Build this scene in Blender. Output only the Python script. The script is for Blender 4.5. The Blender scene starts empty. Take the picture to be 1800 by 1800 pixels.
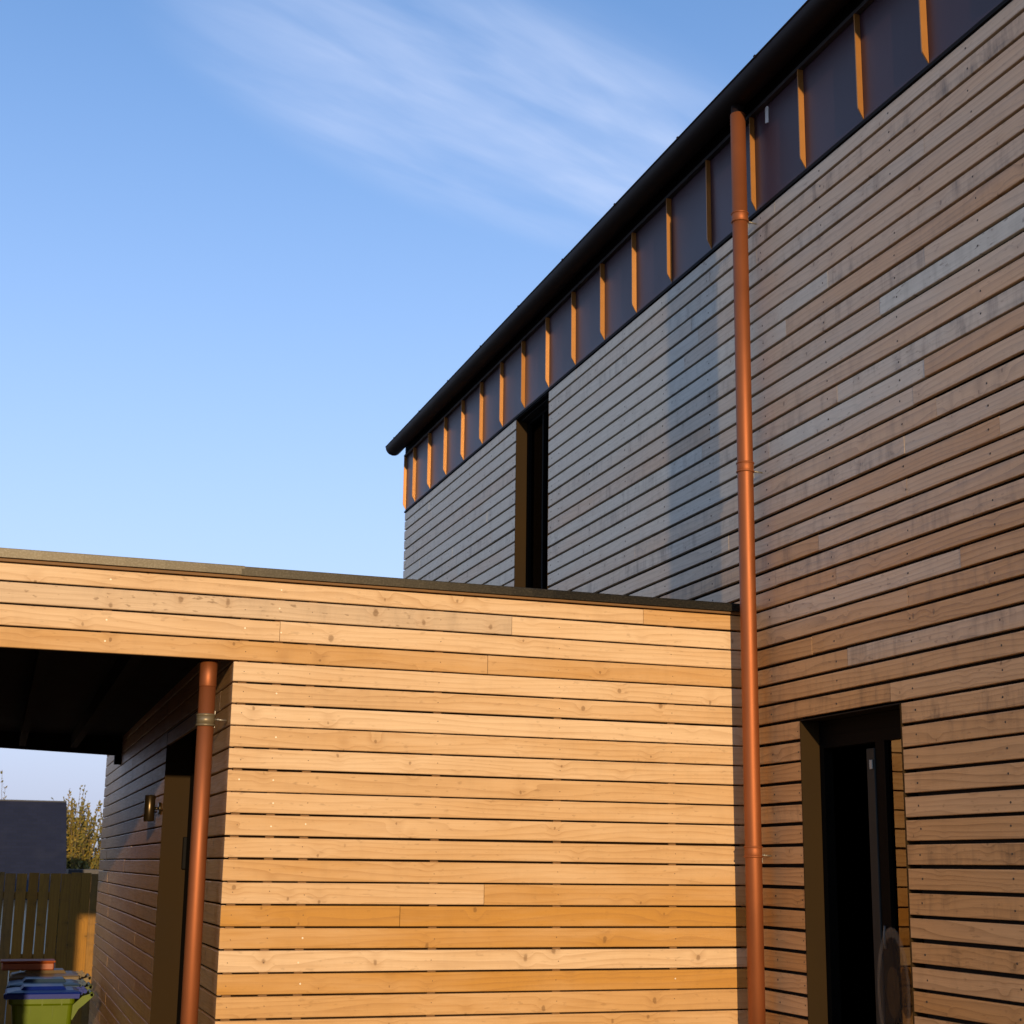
import bpy, math, random
from mathutils import Vector, Matrix
R_ = math.radians
random.seed(7)

# ------------------------------------------------------------------ units
# coordinates below are survey units; one unit is 0.75 m, ground at z = GZ
K = 0.75
GZ = -1.10
def W(p): return Vector((p[0]*K, p[1]*K, (p[2]-GZ)*K))

# ------------------------------------------------------------------ camera
sc = bpy.context.scene
col = sc.collection
cd = bpy.data.cameras.new('camera'); cam = bpy.data.objects.new('camera', cd); col.objects.link(cam)
CR = [(0.946224, -0.079192, 0.313668), (-0.323274, -0.194363, 0.926130), (0.012377, 0.977728, 0.209512)]
M = Matrix(((0.0,)*4,)*4)
right = Vector((CR[0][0], CR[1][0], CR[2][0])); up = Vector((CR[0][1], CR[1][1], CR[2][1])); fwd = Vector((CR[0][2], CR[1][2], CR[2][2]))
loc = W((-4.7937, -8.9997, 1.55))
cam.matrix_world = Matrix(((right.x, up.x, -fwd.x, loc.x), (right.y, up.y, -fwd.y, loc.y), (right.z, up.z, -fwd.z, loc.z), (0, 0, 0, 1)))
cd.sensor_width = 36; cd.lens = 2608.2/1800*36; cd.shift_y = 65.6/1800
cd.clip_start = 0.1; cd.clip_end = 3000
cd.dof.use_dof = True; cd.dof.focus_distance = 10.0*K+0.4; cd.dof.aperture_fstop = 8.0
sc.camera = cam

# ------------------------------------------------------------------ sky, sun, exposure
SUN_EL, SUN_AZ = R_(8.0), R_(187.1)          # azimuth clockwise from +Y, where the sun stands
world = bpy.data.worlds.new('World'); sc.world = world; world.use_nodes = True
wt = world.node_tree; wn = wt.nodes; wl = wt.links; wn.clear()
sky = wn.new('ShaderNodeTexSky'); sky.sky_type = 'NISHITA'; sky.sun_disc = False
sky.sun_elevation = SUN_EL; sky.sun_rotation = SUN_AZ
sky.altitude = 50; sky.air_density = 1.0; sky.dust_density = 0.3; sky.ozone_density = 4.0
hs = wn.new('ShaderNodeHueSaturation'); hs.inputs['Saturation'].default_value = 1.12
wl.new(sky.outputs[0], hs.inputs['Color'])
geo = wn.new('ShaderNodeTexCoord'); sep = wn.new('ShaderNodeSeparateXYZ'); wl.new(geo.outputs['Generated'], sep.inputs[0])
def wmath(op, a, b=None, c=None):
    n = wn.new('ShaderNodeMath'); n.operation = op
    for i, v in enumerate((a, b, c)):
        if v is None: continue
        if isinstance(v, (int, float)): n.inputs[i].default_value = v
        else: wl.new(v, n.inputs[i])
    return n.outputs[0]
def wramp(v, a, b):
    n = wn.new('ShaderNodeMapRange'); n.interpolation_type = 'SMOOTHSTEP'
    n.inputs['From Min'].default_value = a; n.inputs['From Max'].default_value = b; wl.new(v, n.inputs['Value']); return n.outputs[0]
zc = wmath('MAXIMUM', sep.outputs[2], 0.02)
qx = wmath('DIVIDE', sep.outputs[0], zc); qy = wmath('DIVIDE', sep.outputs[1], zc)
CA, SA = 0.897, 0.443
s_ = wmath('ADD', wmath('MULTIPLY', qx, CA), wmath('MULTIPLY', qy, SA))
t_ = wmath('SUBTRACT', wmath('MULTIPLY', qy, CA), wmath('MULTIPLY', qx, SA))
S0, T0 = 0.62*CA+1.79*SA, 1.79*CA-0.62*SA
ds = wmath('DIVIDE', wmath('SUBTRACT', s_, S0), 0.50); dt = wmath('DIVIDE', wmath('SUBTRACT', t_, T0), 0.25)
env = wmath('SUBTRACT', 1.15, wmath('ADD', wmath('MULTIPLY', ds, ds), wmath('MULTIPLY', dt, dt)))
def wnoise(fs, ft, scale, off, det=6, rough=.6, dist=.5):
    cmb = wn.new('ShaderNodeCombineXYZ')
    wl.new(wmath('MULTIPLY', s_, fs), cmb.inputs[0]); wl.new(wmath('MULTIPLY', t_, ft), cmb.inputs[1]); cmb.inputs[2].default_value = off
    n = wn.new('ShaderNodeTexNoise'); n.inputs['Scale'].default_value = scale; n.inputs['Detail'].default_value = det
    n.inputs['Roughness'].default_value = rough; n.inputs['Distortion'].default_value = dist
    wl.new(cmb.outputs[0], n.inputs['Vector']); return n.outputs['Fac']
n1 = wnoise(2.0, 8.0, 1.5, 3.1, 5, .52, .35); n2 = wnoise(1.2, 3.0, 1.4, 8.7, 3, .5, .8)
cm = wmath('MULTIPLY', wramp(env, -0.5, 1.1), wramp(wmath('ADD', wmath('MULTIPLY', n1, .6), wmath('MULTIPLY', n2, .5)), 0.22, 1.05))
cm = wmath('MULTIPLY', cm, .88)
zp = wmath('MAXIMUM', sep.outputs[2], 0.0)
def wmix(f, a, b):
    n = wn.new('ShaderNodeMix'); n.data_type = 'RGBA'; wl.new(f, n.inputs['Factor']); wl.new(a, n.inputs[6]); n.inputs[7].default_value = (*b, 1); return n.outputs[2]
pale = wmix(wmath('MULTIPLY', wmath('POWER', wmath('SUBTRACT', 1.0, zp), 2.25), 1.08), hs.outputs[0], (2.75, 3.1, 4.3))
hazed = wmix(wmath('MULTIPLY', wmath('POWER', wmath('SUBTRACT', 1.0, zp), 16.0), .95), pale, (1.75, 1.9, 2.15))
# bright veil added in the unseen left sky to fill the barn wall
fill_m = wmath('MULTIPLY', wramp(wmath('MULTIPLY', sep.outputs[0], -1.0), .22, .75), wramp(zp, .02, .30))
hazed = wmix(wmath('MULTIPLY', fill_m, .28), hazed, (4.6, 5.2, 6.6))
mix = wn.new('ShaderNodeMix'); mix.data_type = 'RGBA'
wl.new(cm, mix.inputs['Factor']); wl.new(hazed, mix.inputs[6]); mix.inputs[7].default_value = (2.75, 3.15, 4.2, 1)
bg = wn.new('ShaderNodeBackground'); bg.inputs['Strength'].default_value = 0.12
wl.new(mix.outputs[2], bg.inputs['Color'])
wo = wn.new('ShaderNodeOutputWorld'); wl.new(bg.outputs[0], wo.inputs[0])

sd = bpy.data.lights.new('sun', 'SUN'); sun = bpy.data.objects.new('sun', sd); col.objects.link(sun)
sd.energy = 2.1; sd.angle = R_(0.5); sd.color = (1.0, 0.73, 0.42)
sdir = Vector((math.sin(SUN_AZ)*math.cos(SUN_EL), math.cos(SUN_AZ)*math.cos(SUN_EL), math.sin(SUN_EL)))
sun.rotation_euler = sdir.to_track_quat('Z', 'Y').to_euler(); sun.location = (-5, -20, 12)

sc.view_settings.view_transform = 'Standard'; sc.view_settings.look = 'None'
sc.view_settings.exposure = 1.1; sc.view_settings.gamma = 1.0

# ------------------------------------------------------------------ helpers
class MB:
    def __init__(s): s.v = []; s.f = []; s.uv = []; s.mi = []; s.at = []; s.sm = []
    def face(s, pts, uvs=None, mi=0, at=(0, 0, 0, 0), sm=False):
        b = len(s.v); s.v += [tuple(p) for p in pts]; s.f.append(tuple(range(b, b+len(pts))))
        s.uv.append(uvs or [(0, 0)]*len(pts)); s.mi.append(mi); s.at.append(at); s.sm.append(sm)
    def poly(s, verts, faces, mi=0, at=(0, 0, 0, 0), sm=False, uvs=None):
        b = len(s.v); s.v += [tuple(p) for p in verts]
        for f in faces:
            s.f.append(tuple(b+i for i in f)); s.uv.append([uvs[i] for i in f] if uvs else [(0, 0)]*len(f)); s.mi.append(mi); s.at.append(at); s.sm.append(sm)
    def box(s, a, b, mi=0, at=(0, 0, 0, 0)):
        x0, x1 = sorted((a[0], b[0])); y0, y1 = sorted((a[1], b[1])); z0, z1 = sorted((a[2], b[2]))
        c = [(x0, y0, z0), (x1, y0, z0), (x1, y1, z0), (x0, y1, z0), (x0, y0, z1), (x1, y0, z1), (x1, y1, z1), (x0, y1, z1)]
        s.poly(c, [(0, 3, 2, 1), (4, 5, 6, 7), (0, 1, 5, 4), (1, 2, 6, 5), (2, 3, 7, 6), (3, 0, 4, 7)], mi, at)
    def bbox(s, a, b, r, mi=0, at=(0, 0, 0, 0)):
        """box with chamfered edges"""
        x0, x1 = sorted((a[0], b[0])); y0, y1 = sorted((a[1], b[1])); z0, z1 = sorted((a[2], b[2]))
        vs = []; idx = {}
        for ix, x in enumerate((x0, x1)):
            for iy, y in enumerate((y0, y1)):
                for iz, z in enumerate((z0, z1)):
                    sx, sy, sz = (1-2*ix)*r, (1-2*iy)*r, (1-2*iz)*r
                    for ax, p in enumerate(((x, y+sy, z+sz), (x+sx, y, z+sz), (x+sx, y+sy, z))):
                        idx[(ix, iy, iz, ax)] = len(vs); vs.append(p)
        F = []
        for k in (0, 1):
            q = [(0, 0), (0, 1), (1, 1), (1, 0)]
            if k: q = q[::-1]
            F.append([idx[(k, i, j, 0)] for i, j in q]); F.append([idx[(j, k, i, 1)] for i, j in q]); F.append([idx[(i, j, k, 2)] for i, j in q])
        for i in (0, 1):
            for j in (0, 1):
                F.append([idx[(0, i, j, 1)], idx[(1, i, j, 1)], idx[(1, i, j, 2)], idx[(0, i, j, 2)]])
                F.append([idx[(i, 0, j, 0)], idx[(i, 1, j, 0)], idx[(i, 1, j, 2)], idx[(i, 0, j, 2)]])
                F.append([idx[(i, j, 0, 0)], idx[(i, j, 1, 0)], idx[(i, j, 1, 1)], idx[(i, j, 0, 1)]])
                for k in (0, 1): F.append([idx[(i, j, k, 0)], idx[(i, j, k, 1)], idx[(i, j, k, 2)]])
        s.poly(vs, F, mi, at)
    def tube(s, path, rad, n=24, mi=0, caps=True, at=(0, 0, 0, 0)):
        rings = []; P = [Vector(p) for p in path]
        for i, p in enumerate(P):
            t = (P[min(i+1, len(P)-1)]-P[max(i-1, 0)]).normalized()
            a = t.orthogonal().normalized() if abs(t.z) < .95 else Vector((1, 0, 0)); a = (a-t*a.dot(t)).normalized(); b = t.cross(a)
            r = rad[i] if isinstance(rad, (list, tuple)) else rad
            rings.append([p+a*(r*math.cos(2*math.pi*k/n))+b*(r*math.sin(2*math.pi*k/n)) for k in range(n)])
        vs = [q for r in rings for q in r]
        fs = [(i*n+k, i*n+(k+1) % n, (i+1)*n+(k+1) % n, (i+1)*n+k) for i in range(len(P)-1) for k in range(n)]
        s.poly(vs, fs, mi, at, True)
        if caps: s.poly(rings[0][::-1], [tuple(range(n))], mi, at); s.poly(rings[-1], [tuple(range(n))], mi, at)
    def prism(s, prof, axis, a, b, mi=0, sm=False, caps=True, closed=True):
        """prof: 2D points in the two other axes, extruded along axis"""
        def P(q, t):
            if axis == 'y': return (q[0], t, q[1])
            if axis == 'x': return (t, q[0], q[1])
            return (q[0], q[1], t)
        n = len(prof); vs = [P(q, a) for q in prof]+[P(q, b) for q in prof]
        fs = [(i, (i+1) % n, n+(i+1) % n, n+i) for i in range(n if closed else n-1)]
        s.poly(vs, fs, mi, (0, 0, 0, 0), sm)
        if caps: s.poly(vs[:n], [tuple(range(n))[::-1]], mi); s.poly(vs[n:], [tuple(range(n))], mi)
    def build(s, name, mats, parent=None, origin=(0, 0, 0), rec=True):
        me = bpy.data.meshes.new(name)
        o0 = Vector(origin)
        me.from_pydata([tuple((Vector(v)-o0)*K) for v in s.v], [], s.f)
        uvl = me.uv_layers.new(name='UVMap'); i = 0
        flat = [c for u in s.uv for p in u for c in p]; uvl.data.foreach_set('uv', flat)
        for j, nm in enumerate(('rnd', 'tone', 'grey', 'dirt')):
            a = me.attributes.new(nm, 'FLOAT', 'FACE'); a.data.foreach_set('value', [float(t[j]) for t in s.at])
        me.polygons.foreach_set('material_index', s.mi); me.polygons.foreach_set('use_smooth', s.sm)
        for m in (mats if isinstance(mats, (list, tuple)) else [mats]): me.materials.append(m)
        if rec:
            import bmesh
            bm = bmesh.new(); bm.from_mesh(me); bmesh.ops.remove_doubles(bm, verts=bm.verts, dist=1e-5)
            bmesh.ops.recalc_face_normals(bm, faces=bm.faces); bm.to_mesh(me); bm.free()
        me.update()
        o = bpy.data.objects.new(name, me); col.objects.link(o)
        if parent is not None:
            o.parent = parent; base = Vector(parent.get('_o', (0, 0, 0))); o.location = (o0-base)*K
        else: o.location = W(o0)
        o['_o'] = tuple(o0)
        return o
def tag(o, label=None, cat=None, group=None, kind=None):
    if label: o['label'] = label
    if cat: o['category'] = cat
    if group: o['group'] = group
    if kind: o['kind'] = kind
    return o
def thing(name, at, label, cat, group=None):
    o = bpy.data.objects.new(name, None); col.objects.link(o); o.location = W(at); o['_o'] = tuple(at); o.empty_display_size = .2
    return tag(o, label, cat, group)

# ------------------------------------------------------------------ materials
def mat(name, base, rough=.6, metal=0.0, spec=.5, noise=None, bump=None):
    m = bpy.data.materials.new(name); m.use_nodes = True; nt = m.node_tree; b = nt.nodes['Principled BSDF']
    b.inputs['Base Color'].default_value = (*base, 1); b.inputs['Roughness'].default_value = rough
    b.inputs['Metallic'].default_value = metal; b.inputs['Specular IOR Level'].default_value = spec
    if noise:
        sc_, amt, det = noise
        tc = nt.nodes.new('ShaderNodeTexCoord'); n = nt.nodes.new('ShaderNodeTexNoise')
        n.inputs['Scale'].default_value = sc_; n.inputs['Detail'].default_value = det; nt.links.new(tc.outputs['Object'], n.inputs['Vector'])
        r = nt.nodes.new('ShaderNodeMapRange'); r.inputs['From Min'].default_value = .25; r.inputs['From Max'].default_value = .75
        r.inputs['To Min'].default_value = 1-amt; r.inputs['To Max'].default_value = 1+amt; nt.links.new(n.outputs['Fac'], r.inputs['Value'])
        mx = nt.nodes.new('ShaderNodeVectorMath'); mx.operation = 'SCALE'; mx.inputs[0].default_value = base
        nt.links.new(r.outputs[0], mx.inputs['Scale']); nt.links.new(mx.outputs[0], b.inputs['Base Color'])
        r2 = nt.nodes.new('ShaderNodeMapRange'); r2.inputs['To Min'].default_value = max(.02, rough-.1); r2.inputs['To Max'].default_value = min(1, rough+.1)
        nt.links.new(n.outputs['Fac'], r2.inputs['Value']); nt.links.new(r2.outputs[0], b.inputs['Roughness'])
        if bump:
            bp = nt.nodes.new('ShaderNodeBump'); bp.inputs['Strength'].default_value = bump; bp.inputs['Distance'].default_value = .01
            nt.links.new(n.outputs['Fac'], bp.inputs['Height']); nt.links.new(bp.outputs[0], b.inputs['Normal'])
    return m

def wood(name, light, mid, dark, greyc, base_grey, z_grey=None, rough=.6, ring=.35, spec=.3, kn=(.02, .085, .5, 1.0)):
    """boards: UV = (metres along, metres up) , face attributes rnd tone grey dirt.  z_grey = (z0, z1, y0, y1, amount): the
    silvering grows with height and along the wall, and puts warm bounce light into the low colour"""
    m = bpy.data.materials.new(name); m.use_nodes = True; nt = m.node_tree; N = nt.nodes; L = nt.links; bs = N['Principled BSDF']
    def math_(op, a, b=None, c=None, clamp=False):
        n = N.new('ShaderNodeMath'); n.operation = op; n.use_clamp = clamp
        for i, v in enumerate((a, b, c)):
            if v is None: continue
            if isinstance(v, (int, float)): n.inputs[i].default_value = v
            else: L.new(v, n.inputs[i])
        return n.outputs[0]
    def comb(a, b, c):
        n = N.new('ShaderNodeCombineXYZ')
        for i, v in enumerate((a, b, c)):
            if isinstance(v, (int, float)): n.inputs[i].default_value = v
            else: L.new(v, n.inputs[i])
        return n.outputs[0]
    def noise(vec, scale=1, det=3, rough_=.5, dist=0):
        n = N.new('ShaderNodeTexNoise'); n.inputs['Scale'].default_value = scale; n.inputs['Detail'].default_value = det
        n.inputs['Roughness'].default_value = rough_; n.inputs['Distortion'].default_value = dist; L.new(vec, n.inputs['Vector']); return n.outputs['Fac']
    def ramp(v, a, b, lo=0., hi=1., smooth=True):
        n = N.new('ShaderNodeMapRange'); n.interpolation_type = 'SMOOTHSTEP' if smooth else 'LINEAR'
        n.inputs['From Min'].default_value = a; n.inputs['From Max'].default_value = b; n.inputs['To Min'].default_value = lo; n.inputs['To Max'].default_value = hi
        L.new(v, n.inputs['Value']); return n.outputs[0]
    def mixc(f, a, b):
        n = N.new('ShaderNodeMix'); n.data_type = 'RGBA'
        if isinstance(f, (int, float)): n.inputs[0].default_value = f
        else: L.new(f, n.inputs[0])
        for i, v in ((6, a), (7, b)):
            if isinstance(v, tuple): n.inputs[i].default_value = (*v, 1)
            else: L.new(v, n.inputs[i])
        return n.outputs[2]
    def attr(nm):
        n = N.new('ShaderNodeAttribute'); n.attribute_name = nm; return n.outputs['Fac']
    uvn = N.new('ShaderNodeUVMap'); uvn.uv_map = 'UVMap'; sp = N.new('ShaderNodeSeparateXYZ'); L.new(uvn.outputs[0], sp.inputs[0])
    u, v = sp.outputs[0], sp.outputs[1]
    rnd, tone, grey, dirt = attr('rnd'), attr('tone'), attr('grey'), attr('dirt')
    rz = math_('MULTIPLY', rnd, 71.0)
    # knots
    vo = N.new('ShaderNodeTexVoronoi'); vo.inputs['Scale'].default_value = 1.0; vo.voronoi_dimensions = '2D'
    L.new(comb(math_('MULTIPLY', u, 5.6), math_('ADD', math_('MULTIPLY', v, 3.9), rz), 0), vo.inputs['Vector'])
    csep = N.new('ShaderNodeSeparateColor'); L.new(vo.outputs['Color'], csep.inputs[0])
    keep = ramp(csep.outputs[0], .44, .50)
    kd = vo.outputs['Distance']
    wob = math_('MULTIPLY', math_('SUBTRACT', noise(comb(math_('MULTIPLY', u, 30), math_('MULTIPLY', v, 40), rz), 1, 2), .5), .10)
    kd2 = math_('ADD', kd, wob)
    sz = ramp(csep.outputs[1], 0, 1, kn[0], kn[1], False)
    knot = math_('MULTIPLY', math_('SUBTRACT', 1.0, ramp(math_('DIVIDE', kd2, sz), .45, 1.1)), keep)
    halo = math_('MULTIPLY', math_('SUBTRACT', 1.0, ramp(kd, .05, .33)), keep)
    # growth rings cut by the board face
    n1 = noise(comb(math_('MULTIPLY', u, .8), math_('MULTIPLY', v, 5.5), rz), 1, 2, .45)
    field = math_('ADD', math_('ADD', math_('MULTIPLY', v, 34.0), math_('MULTIPLY', n1, 6.5)), math_('MULTIPLY', halo, kn[3]))
    sw = math_('FRACT', field)
    ringv = math_('MULTIPLY', math_('POWER', sw, 3.0), 1.0)
    fine = noise(comb(math_('MULTIPLY', u, 5), math_('MULTIPLY', v, 260), rz), 1, 3, .6)
    blot = noise(comb(math_('MULTIPLY', u, 1.1), math_('MULTIPLY', v, 6), rz), 1, 4, .6)
    streak = noise(comb(math_('MULTIPLY', u, 14), math_('MULTIPLY', v, 3), rz), 1, 4, .65)
    # base colour by board tone (0 pale .. 1 deep)
    tfac = math_('ADD', tone, math_('MULTIPLY', math_('SUBTRACT', blot, .5), 1.0), clamp=True)
    c = mixc(tfac, light, mid)
    c = mixc(math_('MULTIPLY', ringv, math_('MULTIPLY', ramp(blot, .25, .7, .35, 1.0), ring)), c, dark)
    c = mixc(math_('MULTIPLY', math_('SUBTRACT', fine, .42), .55, clamp=True), c, dark)
    # silvering; z_grey also puts warm bounce light into the colour low down
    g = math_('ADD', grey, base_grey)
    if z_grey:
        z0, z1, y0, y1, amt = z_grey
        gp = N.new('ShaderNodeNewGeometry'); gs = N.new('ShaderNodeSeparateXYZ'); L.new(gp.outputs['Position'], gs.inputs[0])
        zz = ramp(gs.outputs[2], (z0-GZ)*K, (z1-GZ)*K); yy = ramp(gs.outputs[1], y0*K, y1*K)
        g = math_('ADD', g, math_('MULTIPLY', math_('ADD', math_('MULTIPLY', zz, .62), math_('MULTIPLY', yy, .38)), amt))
    g = math_('ADD', g, math_('MULTIPLY', math_('SUBTRACT', blot, .5), .55))
    g = math_('ADD', g, math_('MULTIPLY', math_('SUBTRACT', noise(comb(math_('MULTIPLY', u, .35), math_('MULTIPLY', v, .8), rz), 1, 2), .5), .5), clamp=True)
    gc = mixc(math_('MULTIPLY', math_('SUBTRACT', fine, .35), .9, clamp=True), greyc, tuple(x*.62 for x in greyc))
    gc = mixc(math_('MULTIPLY', ringv, ring*.45), gc, tuple(x*.6 for x in greyc))
    c = mixc(g, c, gc)
    # dirt, water stains and mould specks
    dn = math_('MULTIPLY', ramp(math_('ADD', math_('MULTIPLY', streak, .75), math_('MULTIPLY', blot, .35)), .50, .80), math_('ADD', math_('MULTIPLY', dirt, 1.0), .07), clamp=True)
    c = mixc(dn, c, (.045, .032, .024))
    spk = noise(comb(math_('MULTIPLY', u, 22), math_('MULTIPLY', v, 60), rz), 1, 2, .5)
    c = mixc(math_('MULTIPLY', ramp(spk, .63, .74), math_('ADD', math_('MULTIPLY', grey, .5), .25), clamp=True), c, tuple(x*.35 for x in dark))
    c = mixc(math_('MULTIPLY', halo, .20*kn[3]), c, dark)
    c = mixc(math_('MULTIPLY', knot, kn[2]), c, tuple(x*.42 for x in dark))
    L.new(c, bs.inputs['Base Color'])
    L.new(ramp(fine, .2, .8, rough-.08, rough+.12), bs.inputs['Roughness']); bs.inputs['Specular IOR Level'].default_value = spec
    bp = N.new('ShaderNodeBump'); bp.inputs['Strength'].default_value = .35; bp.inputs['Distance'].default_value = .0012
    L.new(math_('ADD', math_('MULTIPLY', fine, 1.0), math_('ADD', math_('MULTIPLY', ringv, .5), math_('MULTIPLY', knot, -.6))), bp.inputs['Height'])
    L.new(bp.outputs[0], bs.inputs['Normal'])
    return m

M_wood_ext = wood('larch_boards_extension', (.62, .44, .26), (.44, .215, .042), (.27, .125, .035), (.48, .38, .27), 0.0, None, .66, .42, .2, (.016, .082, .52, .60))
M_wood_barn = wood('larch_boards_barn', (.48, .295, .15), (.40, .20, .065), (.13, .062, .022), (.46, .445, .385), -.46, (1.2, 5.4, -3.2, 3.2, 1.45), .52, .6, .45, (.012, .055, .5, .5))  # weathering above; orange low down also holds bounce light put into the wood
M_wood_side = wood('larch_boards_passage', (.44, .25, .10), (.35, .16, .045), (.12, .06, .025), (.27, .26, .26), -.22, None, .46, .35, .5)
M_wood_fence = wood('fence_boards', (.34, .165, .024), (.28, .125, .014), (.08, .045, .012), (.17, .12, .06), 0., None, .8, .4)
M_brownvoid = mat('brown_membrane', (.022, .010, .003), .9, 0, .1)
M_void = mat('black_membrane', (.006, .0055, .005), .9)
M_batten = mat('batten_timber', (.16, .075, .018), .7, noise=(9, .2, 3))
M_screw = mat('screw_head', (.62, .52, .38), .55, .3)
M_screwd = mat('screw_hole', (.03, .022, .016), .8)
M_bronze = mat('dark_bronze_metal', (.025, .0135, .003), .75, .0, .12, noise=(2.2, .14, 3))
M_band = mat('band_panel_metal', (.032, .014, .022), .42, .0, .32, noise=(1.1, .12, 3), bump=.12)
M_fin = mat('copper_fin_metal', (.37, .16, .036), .42, .35, .5, noise=(3, .10, 2))
M_trim = mat('trim_metal', (.032, .030, .033), .5, 0, .4)
M_gutter = mat('gutter_metal', (.010, .0055, .0045), .55, .0, .12, noise=(2, .15, 2))
M_black = mat('black_trim', (.004, .0035, .0035), .7, 0, .12)
M_pipe = mat('copper_brown_pipe', (.265, .082, .026), .54, .60, .4, noise=(3.2, .12, 4))
M_steel = mat('zinc_steel', (.36, .33, .27), .5, .9)
M_collar = mat('olive_collar', (.16, .125, .07), .4, .4, noise=(8, .15, 2))
M_roof = mat('dark_roof_metal', (.02, .018, .02), .5, .3)
M_dark = mat('dark_interior', (.005, .0045, .004), .9, 0, .1)
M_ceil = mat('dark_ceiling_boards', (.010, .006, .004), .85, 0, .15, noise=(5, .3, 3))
M_frame = mat('dark_door_frame', (.003, .0026, .0022), .7, 0, .04)
M_framel = mat('grey_door_edge', (.014, .018, .018), .6, 0, .15)

def glass(name, refl, tint, through):
    m = bpy.data.materials.new(name); m.use_nodes = True; nt = m.node_tree; nt.nodes.clear()
    o = nt.nodes.new('ShaderNodeOutputMaterial'); g = nt.nodes.new('ShaderNodeBsdfGlossy'); g.inputs['Roughness'].default_value = .01
    g.inputs['Color'].default_value = (*tint, 1)
    t = nt.nodes.new('ShaderNodeBsdfTransparent'); t.inputs['Color'].default_value = (*through, 1)
    lw = nt.nodes.new('ShaderNodeFresnel'); lw.inputs['IOR'].default_value = refl
    mx = nt.nodes.new('ShaderNodeMixShader'); nt.links.new(lw.outputs[0], mx.inputs[0]); nt.links.new(t.outputs[0], mx.inputs[1]); nt.links.new(g.outputs[0], mx.inputs[2])
    nt.links.new(mx.outputs[0], o.inputs[0]); return m
M_glass = glass('door_glass', 2.3, (1, .84, .62), (.55, .55, .55))
M_glassd = glass('window_glass', 1.12, (.8, .85, 1), (.3, .3, .3))

def felt():
    m = bpy.data.materials.new('mineral_roof_felt'); m.use_nodes = True; nt = m.node_tree; N = nt.nodes; L = nt.links; b = N['Principled BSDF']
    tc = N.new('ShaderNodeTexCoord'); n = N.new('ShaderNodeTexNoise'); n.inputs['Scale'].default_value = 120; n.inputs['Detail'].default_value = 2
    L.new(tc.outputs['Object'], n.inputs['Vector'])
    n2 = N.new('ShaderNodeTexNoise'); n2.inputs['Scale'].default_value = 2.5; n2.inputs['Detail'].default_value = 3; L.new(tc.outputs['Object'], n2.inputs['Vector'])
    sp = N.new('ShaderNodeSeparateXYZ'); L.new(tc.outputs['Object'], sp.inputs[0])
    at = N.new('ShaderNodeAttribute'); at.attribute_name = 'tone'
    # grit colour: pale tan towards the left end, near black towards the right
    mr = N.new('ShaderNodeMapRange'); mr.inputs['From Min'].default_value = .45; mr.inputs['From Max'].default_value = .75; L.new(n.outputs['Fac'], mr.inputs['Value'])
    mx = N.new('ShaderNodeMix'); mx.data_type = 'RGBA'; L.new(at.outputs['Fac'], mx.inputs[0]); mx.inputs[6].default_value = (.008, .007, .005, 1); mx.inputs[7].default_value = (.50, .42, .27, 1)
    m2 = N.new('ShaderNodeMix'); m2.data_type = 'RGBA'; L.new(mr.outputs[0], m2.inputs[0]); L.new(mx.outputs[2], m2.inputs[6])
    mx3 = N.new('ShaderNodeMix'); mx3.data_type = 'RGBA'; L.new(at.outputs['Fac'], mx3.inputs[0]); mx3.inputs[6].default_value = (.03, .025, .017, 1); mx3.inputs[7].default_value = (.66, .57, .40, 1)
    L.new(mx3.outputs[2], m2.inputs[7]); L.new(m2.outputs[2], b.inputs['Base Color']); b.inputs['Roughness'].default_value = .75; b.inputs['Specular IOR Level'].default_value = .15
    return m
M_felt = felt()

# ------------------------------------------------------------------ ground
def ground_mat():
    m = bpy.data.materials.new('gravel_ground'); m.use_nodes = True; nt = m.node_tree; N = nt.nodes; L = nt.links; b = N['Principled BSDF']
    tc = N.new('ShaderNodeTexCoord'); v = N.new('ShaderNodeTexVoronoi'); v.inputs['Scale'].default_value = 38; L.new(tc.outputs['Object'], v.inputs['Vector'])
    n = N.new('ShaderNodeTexNoise'); n.inputs['Scale'].default_value = .4; n.inputs['Detail'].default_value = 6; L.new(tc.outputs['Object'], n.inputs['Vector'])
    r = N.new('ShaderNodeValToRGB'); r.color_ramp.elements[0].color = (.085, .078, .068, 1); r.color_ramp.elements[1].color = (.20, .18, .15, 1)
    s = N.new('ShaderNodeSeparateColor'); L.new(v.outputs['Color'], s.inputs[0])
    a = N.new('ShaderNodeMath'); a.operation = 'MULTIPLY_ADD'; a.inputs[1].default_value = .6; L.new(s.outputs[0], a.inputs[0]); L.new(n.outputs['Fac'], a.inputs[2])
    L.new(a.outputs[0], r.inputs[0]); L.new(r.outputs[0], b.inputs['Base Color']); b.inputs['Roughness'].default_value = .95
    bp = N.new('ShaderNodeBump'); bp.inputs['Distance'].default_value = .02; L.new(v.outputs['Distance'], bp.inputs['Height']); L.new(bp.outputs[0], b.inputs['Normal'])
    return m
g = MB(); g.face([(-1500, -1500, GZ), (1500, -1500, GZ), (1500, 1500, GZ), (-1500, 1500, GZ)])
tag(g.build('ground', ground_mat()), kind='structure')

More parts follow.
